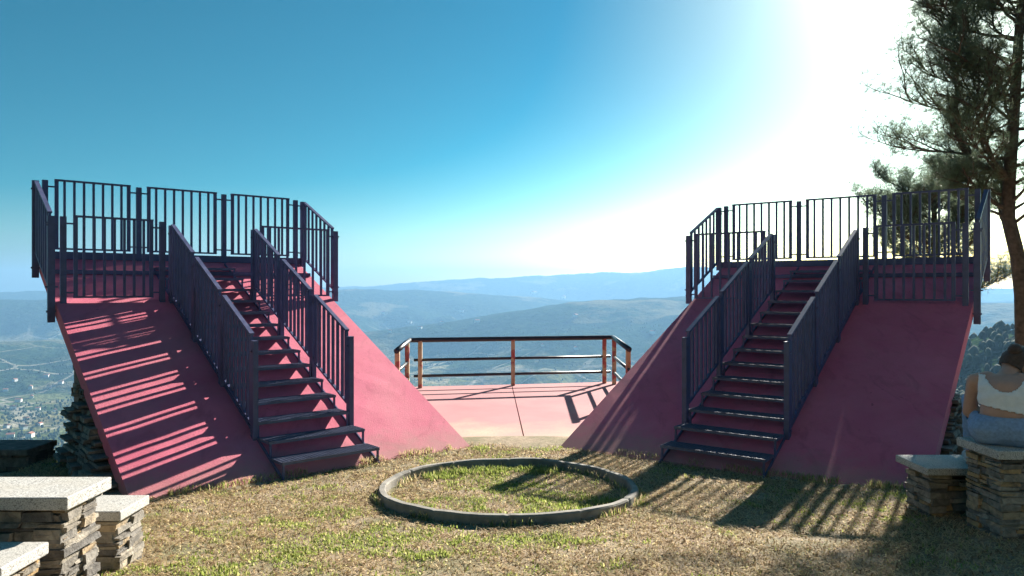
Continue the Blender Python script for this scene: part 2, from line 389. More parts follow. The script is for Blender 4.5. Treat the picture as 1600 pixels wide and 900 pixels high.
for (s_, k) in hs_spots:
    o = bpy.data.objects.new('village_house', None); col.objects.link(o); o['_o'] = (0,0,0)
    tag(o, 'tiny white house among the fields of the hazy valley below', 'house', 'white houses dotted over the valley')
    if hw0 is None: hw0 = hb.build('wall', wallm, o); hr0 = hr.build('roof', roofm, o)
    else:
        for q in (hw0, hr0): c = q.copy(); col.objects.link(c); c.parent = o
    o.location = s_; o.scale = (k, k, k); o.rotation_euler = (0, 0, random.uniform(0, 3.1))

# ------------------------------------------------------------------ stone masonry
def course_face(mb, o, along, up_h, out, L, hfun, batter=0., z0=0., sh=(.02,.055), sl=(.10,.36), dep=.12, jit=.018, seed=1, tone=(0,1)):
    """dry stone courses on a face: o base start, along unit, out outward unit, L length, hfun(t) top height"""
    rr = random.Random(seed); along = Vector(along); out = Vector(out); o = Vector(o); z = z0
    hmax = max(hfun(t*L/20) for t in range(21))
    while z < hmax:
        h = rr.uniform(*sh); t = -rr.uniform(0, .1); 
        while t < L:
            l = rr.uniform(*sl); t2 = min(t+l, L+rr.uniform(0,.02)); a = max(t, rr.uniform(-.02,.0))
            tm = (a+t2)/2; top = hfun(min(max(tm,0),L))
            if t2-a > .03 and z+h*.5 < top:
                h1 = min(h, top-z)
                pr = rr.uniform(-jit, jit); g = .003
                def P(tt, zz, dd):
                    j = lambda q: rr.uniform(-q, q)
                    return o+along*(tt+j(.008))+out*(dd-batter*(zz))+Vector((0,0,zz+j(.006)))
                mb.cur = rr.uniform(*tone)
                pts = [P(a+g,z+g,pr), P(t2-g,z+g,pr+rr.uniform(-.012,.012)), P(t2-g,z+g,pr-dep), P(a+g,z+g,pr-dep),
                       P(a+g,z+h1-g,pr+rr.uniform(-.012,.012)), P(t2-g,z+h1-g,pr), P(t2-g,z+h1-g,pr-dep), P(a+g,z+h1-g,pr-dep)]
                if along.cross(out).z > 0: pts = [pts[i] for i in (1,0,3,2,5,4,7,6)]
                mb.hexa(pts)
            t = t2
        z += h
def stone_block(name, x0, x1, y0, y1, zb, zt, parent, mat, seed, label=None):
    mb = MB(); H = lambda t: zt-zb
    mb.cur = .05; mb.box(((x0+x1)/2,(y0+y1)/2,(zb+zt)/2-.01), ((x1-x0)/2-.05,0,0), (0,(y1-y0)/2-.05,0), (0,0,(zt-zb)/2-.01))
    course_face(mb, (x0,y0,zb), (1,0,0), None, (0,-1,0), x1-x0, H, seed=seed)
    course_face(mb, (x0,y1,zb), (1,0,0), None, (0,1,0), x1-x0, H, seed=seed+1)
    course_face(mb, (x0,y0,zb), (0,1,0), None, (-1,0,0), y1-y0, H, seed=seed+2)
    course_face(mb, (x1,y0,zb), (0,1,0), None, (1,0,0), y1-y0, H, seed=seed+3)
    return mb.build(name, mat, parent, attr=True)
def slab_seat(name, x0, x1, y0, y1, top, th, inset, ground, seed, label, cat, group, slabname):
    t = thing(name, ((x0+x1)/2,(y0+y1)/2,ground), label, cat, group)
    mb = MB(); mb.box(((x0+x1)/2,(y0+y1)/2,top-th/2), ((x1-x0)/2,0,0), (0,(y1-y0)/2,0), (0,0,th/2))
    mb.build(slabname, M['granite'], t, bevel=.006)
    i = inset; stone_block('stone_base', x0+i, x1-i, y0+i, y1-i, ground-.08, top-th-.002, t, M['slate'], seed)
slab_seat('picnic_table', -3.95, -2.09, 3.50, 3.89, .665, .062, .05, .08, 11, 'long granite-topped stone table between two benches, at the left edge of the photo', 'table', None, 'table_top')
slab_seat('stone_bench', -3.6, -2.155, 4.10, 4.43, .42, .055, .035, .06, 31, 'granite-topped stone bench behind the left table, close to the sunlit ramp', 'bench', 'granite stone benches', 'seat')
slab_seat('stone_bench', -3.6, -2.10, 3.06, 3.38, .50, .055, .035, .10, 41, 'granite-topped stone bench in the lower left corner, nearest the viewer', 'bench', 'granite stone benches', 'seat')
slab_seat('stone_bench', 2.83, 4.3, 5.08, 5.50, .42, .05, .06, .10, 51, 'low granite-topped stone bench in front of the shaded ramp on the right', 'bench', 'granite stone benches', 'seat')
slab_seat('picnic_table', 2.94, 4.8, 4.50, 4.93, .665, .055, .05, .10, 61, 'granite-topped stone table on the right with a person sitting on it', 'table', None, 'table_top')

# ------------------------------------------------------------------ the two ramps
def build_side(sg, P):
    side = 'left' if sg < 0 else 'right'
    th, W, tn, sf, sb, H = R(P['th']), P['W'], math.tan(R(P['sl'])), P['sf'], P['sb'], .95
    ax, ay = math.sin(th), math.cos(th); bx, by = math.cos(th), -math.sin(th)
    def G(u, s, z=0., onslope=True):
        return Vector((.014+sg*(P['Bx']+ax*s+bx*u), P['By']+ay*s+by*u, P['z0']+(tn*s if onslope else 0)+z))
    A = Vector((sg*ax, ay, 0)); U = Vector((sg*bx, by, 0))
    # ---- ramp slab
    lab = ('magenta concrete ramp striped by railing shadows, sunlit, beside the left benches' if sg < 0 else
           'magenta concrete ramp standing in purple shade below the pine tree')
    t = thing('ramp', G(W/2, 0, 0), lab, 'ramp', 'twin magenta ramps')
    nu, ns = 14, 18; top = []; s0, s1, thk = -.30, sb+.10, .17
    mb = MB()
    gv = [[G(W*i/nu, s0+(s1-s0)*j/ns, .006*mnoise.noise(Vector((i*.9+sg*9, j*.9, 0))) if 0 < i < nu and 0 < j < ns else 0) for i in range(nu+1)] for j in range(ns+1)]
    vs_ = [v for r in gv for v in r]; n1 = nu+1
    fs_ = [(j*n1+i, j*n1+i+1, (j+1)*n1+i+1, (j+1)*n1+i) for j in range(ns) for i in range(nu)]
    per = [i for i in range(n1)]+[j*n1+nu for j in range(1, ns+1)]+[ns*n1+i for i in range(nu-1, -1, -1)]+[j*n1 for j in range(ns-1, 0, -1)]
    nb = len(vs_); vs_ += [vs_[i]-Vector((0,0,thk)) for i in per]
    for k in range(len(per)):
        k2 = (k+1) % len(per); fs_.append((per[k2], per[k], nb+k, nb+k2))
    fs_.append(tuple(nb+k for k in range(len(per))))
    if sg > 0: fs_ = [f[::-1] for f in fs_]
    mb.add(vs_, fs_); slab = mb.build('ramp_slab', M['ramp'], t)
    bm = bmesh.new(); bm.from_mesh(slab.data); bmesh.ops.recalc_face_normals(bm, faces=bm.faces); bm.to_mesh(slab.data); bm.free()
    mb = MB()
    mb.bar(G(-.03, sb+.12, .03), G(W+.03, sb+.12, .03), .10, .09)
    mb.bar(G(.02, sb-.30, .025), G(W-.02, sb-.30, .025), .05, .05)
    mb.build('edge_beam', M['metal'], t)
    mb = MB(); 
    for a_, b_ in (((2.25, W-.02),) if sg > 0 else ((2.3, W-.35),)):
        mb.bar(G(a_, -.03, .0), G(b_, -.03, .0), .10, .05)
    mb.build('concrete_footing', M['concrete'], t, bevel=.01)
    # ---- stone substructure
    t = thing('stone_wall', G(W, 1, 0, False), ('dark dry-stone wall propping up the sunlit ramp behind the left bench' if sg < 0 else
              'dark dry-stone wall propping up the shaded ramp beside the seated person'), 'stone wall', 'dry stone walls under the ramps')
    mb = MB(); zb = -.6; bt = .30; send = 2.0
    hf = lambda q: max(.2, P['z0']+tn*(q-.4)-thk-zb-.01)
    o = G(W-.05, -.4, 0, False)+U*bt*1.0; o.z = zb
    # battered outer face with a ragged end
    course_face(mb, o, A, None, U, send+.4, hf, batter=bt/1.55, seed=71 if sg < 0 else 82, jit=.045, sh=(.02,.055), sl=(.08,.35), dep=.3)
    e = G(W-.05, send, 0, False)+U*bt; e.z = zb
    course_face(mb, e-U*.9, U, None, A, .9, lambda q: hf(send+.4)-.02*0 if q < .62 else max(.3, hf(send+.4)*(1-(q-.62)/.28*.75)), seed=77, jit=.05, sh=(.02,.055), sl=(.08,.3), dep=.3)
    mb.cur = .0
    core = [G(.4, .6, 0, False), G(W-.35, .6, 0, False), G(W-.35, sb, 0, False), G(.4, sb, 0, False)]
    lo = [Vector((c.x, c.y, -4.)) for c in core]; hi = [Vector((c.x, c.y, P['z0']+tn*(.6 if i < 2 else sb)-thk-.02)) for i, c in enumerate(core)]
    mb.hexa((lo+hi) if sg > 0 else [x[i] for x in (lo, hi) for i in (1,0,3,2)])
    course_face(mb, Vector((*core[1].xy, -2.)), A, None, U, sb-.6, lambda q: P['z0']+tn*(q+.6)-thk+2.-.02, seed=91, jit=.03, sh=(.05,.12), sl=(.15,.5))
    course_face(mb, Vector((*core[0].xy, -2.)), A, None, -U, sb-.6, lambda q: P['z0']+tn*(q+.6)-thk+2.-.02, seed=92, jit=.03, sh=(.05,.12), sl=(.15,.5))
    mb.build('stones', M['darkstone'], t, attr=True)
    # ---- railing pieces
    def panel(p, q, zlo, zhi, name, par, nb=7, gap=.10, stub=(True, True), flat=False):
        p, q = Vector(p), Vector(q); d = (q-p); L = Vector((d.x, d.y, 0)).length; k = gap/L
        a, b_ = p+d*k, q-d*k; mb = MB(); zl, zh = Vector((0,0,zlo)), Vector((0,0,zhi))
        sd = Vector((-d.y, d.x, 0)).normalized()
        mb.bar(a+zh, b_+zh, .045, .022, sd); mb.bar(a+zl, b_+zl, .03, .022, sd)
        dd = Vector((d.x,d.y,0)).normalized()
        for i in range(nb+2):
            c = a.lerp(b_, i/(nb+1)); ww = .042 if i in (0, nb+1) else .026
            if i == 0: c = c+d.normalized()*.021
            if i == nb+1: c = c-d.normalized()*.021
            mb.box(c+(zl+zh)/2, dd*ww/2, sd*.0125, (zh-zl)/2-Vector((0,0,.008)))
        for on, e0, e1 in ((stub[0], p, a), (stub[1], b_, q)):
            if on:
                for zz in (zhi-.085, zlo+.05): 
                    mb.bar(e0+Vector((0,0,zz)), e1+Vector((0,0,zz)), .018, .018, sd)
        return mb.build(name, M['metal'], par)
    def post(p, z0, z1, par, wd=.06, dp=.05, dirv=U):
        mb = MB(); n = Vector((-dirv.y, dirv.x, 0))
        mb.box(Vector(p)+Vector((0,0,(z0+z1)/2)), dirv*wd/2, n*dp/2, Vector((0,0,(z1-z0)/2)))
        # bolt heads holding the stubs
        for zz in (z1-.1, z0+.12): mb.tube([Vector(p)-n*(dp/2+.012)+Vector((0,0,zz)), Vector(p)+n*(dp/2+.012)+Vector((0,0,zz))], .011, 6)
        return mb.build('post', M['metal'], par)
    # ---- platform railing
    t = thing('platform_railing', G(W/2, sf, 0), ('blue-grey metal bar railing enclosing the top of the sunlit ramp' if sg < 0 else
              'blue-grey metal bar railing enclosing the top of the shaded ramp, pine behind it'), 'railing', 'bar railings round the ramp tops')
    ups = [.06, W/3+.01, 2*W/3, W-.06]
    for u in ups: post(G(u, sb+.10), -.05, H, t)
    for a_, b_ in zip(ups[:-1], ups[1:]): panel(G(a_, sb+.10), G(b_, sb+.10), .12, H+.01, 'panel', t)
    for u, lo in ((-.04, -.03), (W+.045, -.22)):                       # sloping sides, posts bolted to the slab's flank
        for s in (sf+.0, sb+.06): post(G(u, s), lo, H, t, .05, .07, A)
        panel(G(u, sf), G(u, sb+.06), .12, H+.01, 'panel', t, nb=6, gap=.07)
        for zz in (H-.075, .17):
            for pa, pb in ((G(u, sb+.06, zz)-U*(.05 if u < 0 else 0), G(ups[0] if u < 0 else ups[-1], sb+.10, zz)+U*(.0 if u < 0 else .05)),
                           (G(u+(-.06 if u < 0 else .06), sf, zz), G((.02 if u < 0 else W-.02), sf, zz))):
                mb = MB(); mb.bar(pa, pb, .018, .018); mb.build('corner_connector', M['metal'], t)
    uL, uR = 2*W/3-.075, W/3-.0                                        # stair opening between uR and uL
    post(G(W-.07, sf), -.02, H, t); post(G(uL+.085, sf), -.02, H, t)
    panel(G(uL+.085, sf), G(W-.07, sf), .055, H+.01, 'panel', t); panel(G(-.04, sf), G(uR, sf), .055, H+.01, 'panel', t, gap=.09)
    # ---- staircase
    t = thing('staircase', G((uL+uR)/2, 0, 0), ('open metal staircase of grating treads climbing the sunlit ramp' if sg < 0 else
              'open metal staircase of grating treads climbing the shaded ramp'), 'stairs', 'metal stairs on the ramps')
    for u in (uR+.03, uL-.03):
        mb = MB(); mb.bar(G(u, -.06, .005), G(u, sb+.02, .005), .012, .045, U)
        mb.build('stringer', M['metal'], t)
    nt_ = 14; run = (sb-.30)/(nt_-.6)
    for i in range(nt_):
        s = -.02+run*i; z = .165; mb = MB(); ext = .035 if i < 2 else 0.0
        c0, c1 = G(uR+.045-ext*.6, s, z), G(uL-.03, s, z); dep = .25
        f0, f1 = c0.copy(), c1.copy(); b0, b1 = c0+A*dep, c1+A*dep
        dn = Vector((0,0,-.014))
        mb.bar(f0+dn+A*.003, f1+dn+A*.003, .006, .028, A); mb.bar(b0+dn, b1+dn, .006, .026, A)
        mb.bar(f0+dn, b0+dn, .006, .026, U); mb.bar(f1+dn, b1+dn, .006, .026, U)
        for k in range(1, 7): 
            q = A*(dep*k/7); mb.bar(f0+q+dn*.7, f1+q+dn*.7, .004, .026, A)
        for k in range(1, 26):
            q = f0.lerp(f1, k/26); mb.bar(q+dn*.55, q+A*dep+dn*.55, .005, .018, U)
        mb.build('tread', M['tread'], t)
        # bracket legs dropping from the front corners to the ramp
        for c in (c0+U*.012, c1-U*.012):
            hh = z-.0 if i > 1 else z+.02
            mb = MB(); mb.box(c+A*.012+Vector((0,0,-hh/2-.02)), U*.009, A*.009, Vector((0,0,hh/2)))
            mb.build('bracket', M['metal'], t)
    # ---- stair railings
    for u, inner in ((uR+.015, True), (uL-.015, False)):
        near = 'inner, ring side' if inner else 'outer, bench side'
        lab = {(-1,True): 'sloping metal stair railing on the right of the sunlit stairs, facing the grass ring',
               (-1,False): 'sloping metal stair railing on the left of the sunlit stairs, casting striped shadows',
               (1,True): 'sloping metal stair railing on the left of the shaded stairs, facing the grass ring',
               (1,False): 'sloping metal stair railing on the right of the shaded stairs, nearer the stone bench'}[(sg, inner)]
        t = thing('stair_railing', G(u, .45, 0), lab, 'railing', 'sloping railings of the stairs')
        s_b, s_t = .58, sf-.02; k = 3
        ss = [s_b+(s_t-s_b)*i/k for i in range(k+1)]
        for s in ss: post(G(u, s), -.02 if s > .7 else -.05, H-.03, t, .07, .05, A)
        for a_, b_ in zip(ss[:-1], ss[1:]): panel(G(u, a_), G(u, b_),   .20 if inner else .10, H+.0, 'panel', t, nb=6, gap=.06)
build_side(-1, dict(Bx=.443+.014, By=7.997, th=40.785, W=3.332, sl=26.1, sf=3.155, sb=4.116, z0=-.053))
build_side(1, dict(Bx=.518, By=8.015, th=37.39, W=3.448, sl=23.96, sf=3.362, sb=4.426, z0=-.041))

# low wall at far left
t = thing('stone_wall', (-6.2, 7.2, 0), 'low dark dry-stone wall in shade at the left edge, in front of the valley', 'stone wall')
mb = MB(); mb.cur = .05; mb.box((-7.2,7.45,-.48), (2.5,0,0), (0,.16,0), (0,0,.5))
course_face(mb, (-9.8,7.25,-.93), (1,0,0), None, (0,-1,0), 5.1, lambda q: .98+.03*math.sin(q*3), seed=5, sh=(.05,.1), sl=(.15,.5), tone=(0,.8))
course_face(mb, (-9.8,7.65,-.93), (1,0,0), None, (0,1,0), 5.1, lambda q: .98, seed=6, sh=(.05,.1), sl=(.15,.5), tone=(0,.8))
mb.build('stones', M['darkstone'], t, attr=True)
mb = MB(); mb.box((-7.25,7.45,.055), (2.56,0,0), (0,.24,0), (0,0,.03)); mb.build('coping', M['darkstone'], t, attr=True, bevel=.01)

# ------------------------------------------------------------------ terrace and its railing
mb = MB()
def terr(xl, xr, yl, yr):   # two bays with an open joint between
    mb.hexa([(xl[0],yl[0],-2.5),(xr[0],yr[0],-2.5),(xr[1],yr[1],-2.5),(xl[1],yl[1],-2.5),(xl[0],yl[0],-.085),(xr[0],yr[0],-.085),(xr[1],yr[1],-.03),(xl[1],yl[1],-.03)])
terr((-2.3,-2.0), (.16,-.012), (7.7,12.62), (7.7,12.97)); terr((.175,.0), (2.4,2.1), (7.7,12.97), (7.7,13.42))
o = mb.build('pavement', M['terrace']); o['kind'] = 'structure'
t = thing('terrace_railing', (0, 12.8, -.03), 'black tube railing on peeling red and cream posts along the pink terrace edge', 'railing')
P0, P1, P2, P3 = [Vector(v) for v in ((-1.66,10.7,0), (-1.72,12.5,0), (1.79,13.2,0), (1.73,11.0,0))]
zt = .775
up = lambda v, z: Vector((v.x, v.y, z))
mb = MB(); mb.tube([up(P0,zt-.03), up(P1.lerp(P0,.02),zt), up(P1,zt), up(P1.lerp(P2,.02),zt), up(P2.lerp(P1,.02),zt), up(P2,zt), up(P2.lerp(P3,.02),zt), up(P3,zt-.03)], .040, 10)
mb.build('top_rail', M['rail'], t, smooth=True)
for a_, b_, k0, k1 in ((P1,P2,.02,.985), (P0,P1,.0,.9), (P2,P3,.05,1.)):
    for zz in (.44, .17):
        mb = MB(); mb.tube([up(a_.lerp(b_,k0),zz), up(a_.lerp(b_,k1),zz)], .024, 8); mb.build('mid_rail', M['rail'], t, smooth=True)
for p in (P1.lerp(P2,.05), P1.lerp(P2,.495), P1.lerp(P2,.955), P0.lerp(P1,.06), P0.lerp(P1,.8), P2.lerp(P3,.08), P2.lerp(P3,.95)):
    mb = MB(); mb.box(up(p,.365), (.034,0,0), (0,.034,0), (0,0,.395)); mb.build('post', M['post'], t, bevel=.004)

# ------------------------------------------------------------------ concrete ring
RC = Vector((-.03, 6.13, 0)); RX, RY = 1.06, 1.04
mb = MB(); n = 264; prof = [(0,-.12),(.003,.062),(.011,.074),(.052,.074),(.061,.062),(.064,-.12)]; vs_ = []
for k in range(n):
    a = 2*math.pi*k/n; ca, sa = math.cos(a), math.sin(a)
    w_ = 1+.006*mnoise.noise(Vector((ca*2, sa*2, 1)))
    jt = k % 22 == 0
    for (q, z) in prof:
        if jt: q, z = .032+(q-.032)*.86, z-.005
        x = RC.x+(RX*w_-q)*ca; y = RC.y+(RY*w_-q)*sa
        vs_.append((x, y, float(near_z(np.array(RC.x+RX*ca), np.array(RC.y+RY*sa)))+z+.012*mnoise.noise(Vector((ca*2.2, sa*2.2, 3)))))
m_ = len(prof); fs_ = [(k*m_+i, k*m_+i+1, ((k+1) % n)*m_+i+1, ((k+1) % n)*m_+i) for k in range(n) for i in range(m_-1)]
mb.add(vs_, [f for f in fs_])
o = mb.build('kerb_ring', M['concrete'], smooth=False); tag(o, 'low round weathered concrete kerb set in the dry grass between the ramps', 'kerb ring')
bm = bmesh.new(); bm.from_mesh(o.data); bmesh.ops.recalc_face_normals(bm, faces=bm.faces); bm.to_mesh(o.data); bm.free()

# ------------------------------------------------------------------ grass
def make_grass():
    n = 420000
    x = rng.uniform(-4.6, 4.8, n); y = 2.7+(8.4-2.7)*rng.random(n)**.9
    keep = (np.abs(x) < .74*y+.4)
    def ramp_mask(sg, P):
        th = R(P[2]); ax, ay = math.sin(th), math.cos(th); bx, by = math.cos(th), -math.sin(th)
        dx = sg*(x-.014)-P[0]; dy = y-P[1]; return (dx*bx+dy*by > -.02) & (dx*bx+dy*by < P[3]+.02) & (dx*ax+dy*ay > .06)
    keep &= ~ramp_mask(-1, (.457,7.997,40.785,3.332)) & ~ramp_mask(1, (.518,8.015,37.39,3.448))
    rad = np.hypot((x-RC.x)/RX, (y-RC.y)/RY); keep &= ~((rad > .89) & (rad < 1.01))
    for (x0,x1,y0,y1) in ((-4.,-2.12,3.53,3.86),(-3.6,-2.17,4.13,4.4),(-3.6,-2.12,3.09,3.35),(2.88,4.3,5.13,5.45),(2.98,4.8,4.54,4.9)):
        keep &= ~((x > x0) & (x < x1) & (y > y0) & (y < y1))
    keep &= ~((np.abs(x) < 2.2) & (y > 7.75+.5*fbm(x*2, y*2, 3)+.3*rng.random(n)))
    g = fbm(x*1.3+3, y*1.9, 4)+.75*fbm(x*7, y*7, 3)
    inring = rad < .9
    green = g+.24*inring-.10*((x > 1.5) & (y < 5))-.29 > .10+.18*rng.normal(size=n)
    dens = .42+.5*green+.55*fbm(x*3+9, y*4, 3); keep &= rng.random(n) < dens
    x, y, g, green, inring = x[keep], y[keep], g[keep], green[keep], inring[keep]; n = len(x)
    z = near_z(x, y)-.004
    tuft = np.clip(fbm(x*3.2+40, y*3.2, 3)*2.2, 0, 1)
    h = np.where(green, rng.uniform(.010,.027,n)*(1+1.1*tuft*np.where(inring,1.3,.6)), rng.uniform(.012,.034,n))
    lean = np.where(green, rng.uniform(.2,1.0,n), rng.uniform(.8,3.2,n)); a = rng.uniform(0, 2*math.pi, n)
    wd = rng.uniform(.0025,.005,n)*np.where(green,1.2,1.); b = a+math.pi/2
    dx, dy = np.cos(a), np.sin(a); px, py = np.cos(b)*wd, np.sin(b)*wd
    V = np.zeros((n, 5, 3))
    V[:,0] = np.stack([x-px, y-py, z], -1); V[:,1] = np.stack([x+px, y+py, z], -1)
    mx, my = x+dx*h*lean*.35, y+dy*h*lean*.35
    V[:,2] = np.stack([mx-px*.8, my-py*.8, z+h*.65], -1); V[:,3] = np.stack([mx+px*.8, my+py*.8, z+h*.65], -1)
    V[:,4] = np.stack([x+dx*h*lean, y+dy*h*lean, z+h*np.where(green,.95,.75)], -1)
    base = np.arange(n)[:, None]*5
    f = np.concatenate([base+np.array([[0,1,3]]), base+np.array([[0,3,2]]), base+np.array([[2,3,4]])])
    tone = np.where(green, rng.normal(.76,.11,n)+.05*inring, np.where(rng.random(n) < .22, rng.uniform(0,.2,n), rng.normal(.42,.1,n)))
    # longer untrimmed blades along the ramp feet and the kerb
    E = []
    for sg, P in ((-1, (.457,7.997,40.785,3.332)), (1, (.518,8.015,37.39,3.448))):
        th = R(P[2]); u = rng.uniform(0, P[3], 2600); so_ = -.005-np.abs(rng.normal(0,.05,2600)); kp = fbm(u*2.5+sg*4, u*0+3., 3) > -.12
        so_ = so_+.10
        E.append(np.stack([.014+sg*(P[0]+math.sin(th)*so_+math.cos(th)*u), P[1]+math.cos(th)*so_-math.sin(th)*u], -1)[kp])
    a2 = rng.uniform(0, 6.283, 2600); kp = fbm(np.cos(a2)*3+8, np.sin(a2)*3, 3) > .0; q2 = np.where(rng.random(2600) < .6, 1.02, .90)+rng.normal(0,.012,2600)
    E.append(np.stack([RC.x+RX*q2*np.cos(a2), RC.y+RY*q2*np.sin(a2)], -1)[kp])
    E = np.concatenate(E); m2 = len(E); ex, ey = E.T; ezz = near_z(ex, ey)-.004; hh = rng.uniform(.025,.075,m2); aa = rng.uniform(0,6.283,m2); ln = rng.uniform(.1,.8,m2)
    wx, wy = -np.sin(aa)*.003, np.cos(aa)*.003; V2 = np.zeros((m2,5,3)); dx2, dy2 = np.cos(aa)*hh*ln, np.sin(aa)*hh*ln
    V2[:,0] = np.stack([ex-wx, ey-wy, ezz], -1); V2[:,1] = np.stack([ex+wx, ey+wy, ezz], -1)
    V2[:,2] = np.stack([ex+dx2*.35-wx*.8, ey+dy2*.35-wy*.8, ezz+hh*.65], -1); V2[:,3] = np.stack([ex+dx2*.35+wx*.8, ey+dy2*.35+wy*.8, ezz+hh*.65], -1)
    V2[:,4] = np.stack([ex+dx2, ey+dy2, ezz+hh], -1)
    b2 = (np.arange(m2)+n)[:, None]*5; V = np.concatenate([V, V2])
    f = np.concatenate([f, b2+np.array([[0,1,3]]), b2+np.array([[0,3,2]]), b2+np.array([[2,3,4]])])
    t2 = np.where(rng.random(m2) < .45, rng.normal(.78,.1,m2), rng.normal(.4,.14,m2))
    tall = np.clip(np.concatenate([np.tile(tone, 3), np.tile(t2, 3)]), 0, 1)
    o = np_mesh('grass', V.reshape(-1, 3), f, M['grass'], tall)
    tag(o, 'short dry turf with greener tufts covering the hilltop', 'grass', kind='stuff')
make_grass()

def make_litter():
    n = 1500; x = rng.uniform(-4, 4.5, n); y = rng.uniform(2.8, 7.9, n); keep = np.abs(x) < .74*y+.3
    for sg, P in ((-1, (.457,7.997,40.785,3.332)), (1, (.518,8.015,37.39,3.448))):
        th = R(P[2]); dx = sg*(x-.014)-P[0]; dy = y-P[1]; keep &= ~((dx*math.sin(th)+dy*math.cos(th) > -.03) & (dx*math.cos(th)-dy*math.sin(th) > -.03))
    for (x0,x1,y0,y1) in ((-4.1,-2.05,3.45,3.95),(-3.7,-2.1,4.05,4.48),(-3.7,-2.05,3.,3.45),(2.78,4.4,5.0,5.55),(2.9,4.9,4.45,4.98)): keep &= ~((x > x0) & (x < x1) & (y > y0) & (y < y1))
    rad = np.hypot((x-RC.x)/RX, (y-RC.y)/RY); keep &= ~((rad > .9) & (rad < 1.02))
    x, y = x[keep], y[keep]; n = len(x); z = near_z(x, y)+rng.uniform(.008,.022,n); a = rng.uniform(0, 6.28, n); L = rng.uniform(.008,.022,n); W_ = L*rng.uniform(.25,.6,n)
    ca, sa = np.cos(a), np.sin(a); q = lambda u, v, dz: np.stack([x+ca*L*u-sa*W_*v, y+sa*L*u+ca*W_*v, z+dz], -1)
    V = np.stack([q(-1,0,rng.uniform(-.004,.004,n)), q(0,-1,.006*rng.random(n)), q(1,0,rng.uniform(-.004,.006,n)), q(0,1,.006*rng.random(n))], 1).reshape(-1,3)
    o = np_mesh('fallen_leaves', V, np.arange(len(V)).reshape(-1,4), mat_tone('dry_leaf', [(0,(.05,.03,.02)),(.5,(.20,.10,.05)),(1,(.42,.26,.13))], .8, .2), rng.random(n))
    tag(o, 'brown leaf litter scattered over the dry turf', 'leaves', kind='stuff')
make_litter()

# ------------------------------------------------------------------ pines
def pine(loc, trunk_pts, trunk_r, limbs, label, seed, ntuft_k=1., needle=(.09,.16), extra=None):
    rr = random.Random(seed); rg = np.random.default_rng(seed)
    t = thing('pine_tree', loc, label, 'pine tree'); mb = MB(); mb.tube(trunk_pts, trunk_r, 10)
    tuft = []
    tp = [Vector(p) for p in trunk_pts]
    def at_z(z):
        for a, b in zip(tp[:-1], tp[1:]):
            if a.z <= z <= b.z: return a.lerp(b, (z-a.z)/(b.z-a.z))
        return tp[-1]
    def branch(p, d, L, r, lev):
        n = 7; pts = [p.copy()]; q = p.copy(); d = d.normalized()
        for i in range(n):
            d = (d+Vector((rr.gauss(0,.16), rr.gauss(0,.16), rr.gauss(.05,.12)))).normalized(); q = q+d*L/n; pts.append(q.copy())
            if lev < 2 and i >= (2 if lev == 0 else 1):
                for _ in range(2 if lev == 0 else 1):
                    ang = rr.choice((-1,1))*rr.uniform(.5,1.1)
                    dd = Matrix.Rotation(ang, 3, 'Z') @ d; dd.z += rr.uniform(-.25,.45)
                    branch(q, dd, L*rr.uniform(.3,.5), r*.5, lev+1)
            if lev >= 1 and i >= 2 or i >= n-2:
                for _ in range(3 if lev == 2 else 2):
                    if rr.random() < ntuft_k: tuft.append((q+Vector((rr.gauss(0,.09),rr.gauss(0,.09),rr.gauss(.02,.08))), d.copy()))
        mb.tube(pts, [max(.004, r*(1-.8*i/n)) for i in range(n+1)], 5)
    for (z, az, el, L, r) in limbs:
        p = at_z(z); branch(p, Vector((math.sin(az)*math.cos(el), math.cos(az)*math.cos(el), math.sin(el))), L, r, 0)
    mb.build('trunk', M['bark'], t, smooth=True)
    nn = 15; n = len(tuft)
    c = np.array([tuple(a) for a, _ in tuft]); d = np.array([tuple(b) for _, b in tuft])
    dirs = rg.normal(size=(n, nn, 3)); dirs /= np.linalg.norm(dirs, axis=-1, keepdims=True)
    dirs = dirs+.75*d[:, None]+np.array([0,0,.25]); dirs /= np.linalg.norm(dirs, axis=-1, keepdims=True)
    Ln = rg.uniform(*needle, (n, nn, 1)); sidev = np.cross(dirs, rg.normal(size=(n, nn, 3))); sidev /= np.linalg.norm(sidev, axis=-1, keepdims=True)
    b0 = c[:, None]+dirs*.01; tip = b0+dirs*Ln+np.array([0,0,-.012]); wv = sidev*.0026
    V = np.stack([b0-wv, b0+wv, tip], 2).reshape(-1, 3)
    tone = np.clip(rg.normal(.5,.2,(n,1))+rg.normal(0,.12,(n,nn)), 0, 1).ravel()
    lo = np.array(loc); me = np_mesh('crown', V-lo, np.arange(len(V)).reshape(-1,3), M['needle'], tone); me.parent = t
    print('pine tufts', n)
rr = random.Random(5)
def px3(x, y, Z): return ((x-800)/F*Z, Z, 1.65+(450-y)/F*Z)
Z1 = 13.
tr = [px3(1606,760,Z1), px3(1600,560,Z1), px3(1597,460,Z1), px3(1590,400,Z1), px3(1575,340,Z1), px3(1577,280,Z1), px3(1583,200,Z1), px3(1589,100,Z1), px3(1596,0,Z1), px3(1602,-150,Z1), px3(1606,-300,Z1), px3(1608,-420,Z1)]
lim = [(1.65+170/F*Z1, R(-88), R(30), 1.6, .075), (1.65+165/F*Z1, R(-100), R(48), 1.7, .06), (1.65+45/F*Z1*.0+.35+1.0, R(-95), R(32), .95, .05)]
z = 2.6; k = 0
while z < 11.3:
    up_ = (z-2.6)/8.7; L = 1.75*(1-.55*max(0, up_-.25)/.75)*rr.uniform(.75,1.1)*(.6 if z < 3.4 else 1.)
    lim.append((z, k*2.399+rr.uniform(-.4,.4), R(rr.uniform(5,35)), L, .034)); z += .13; k += 1
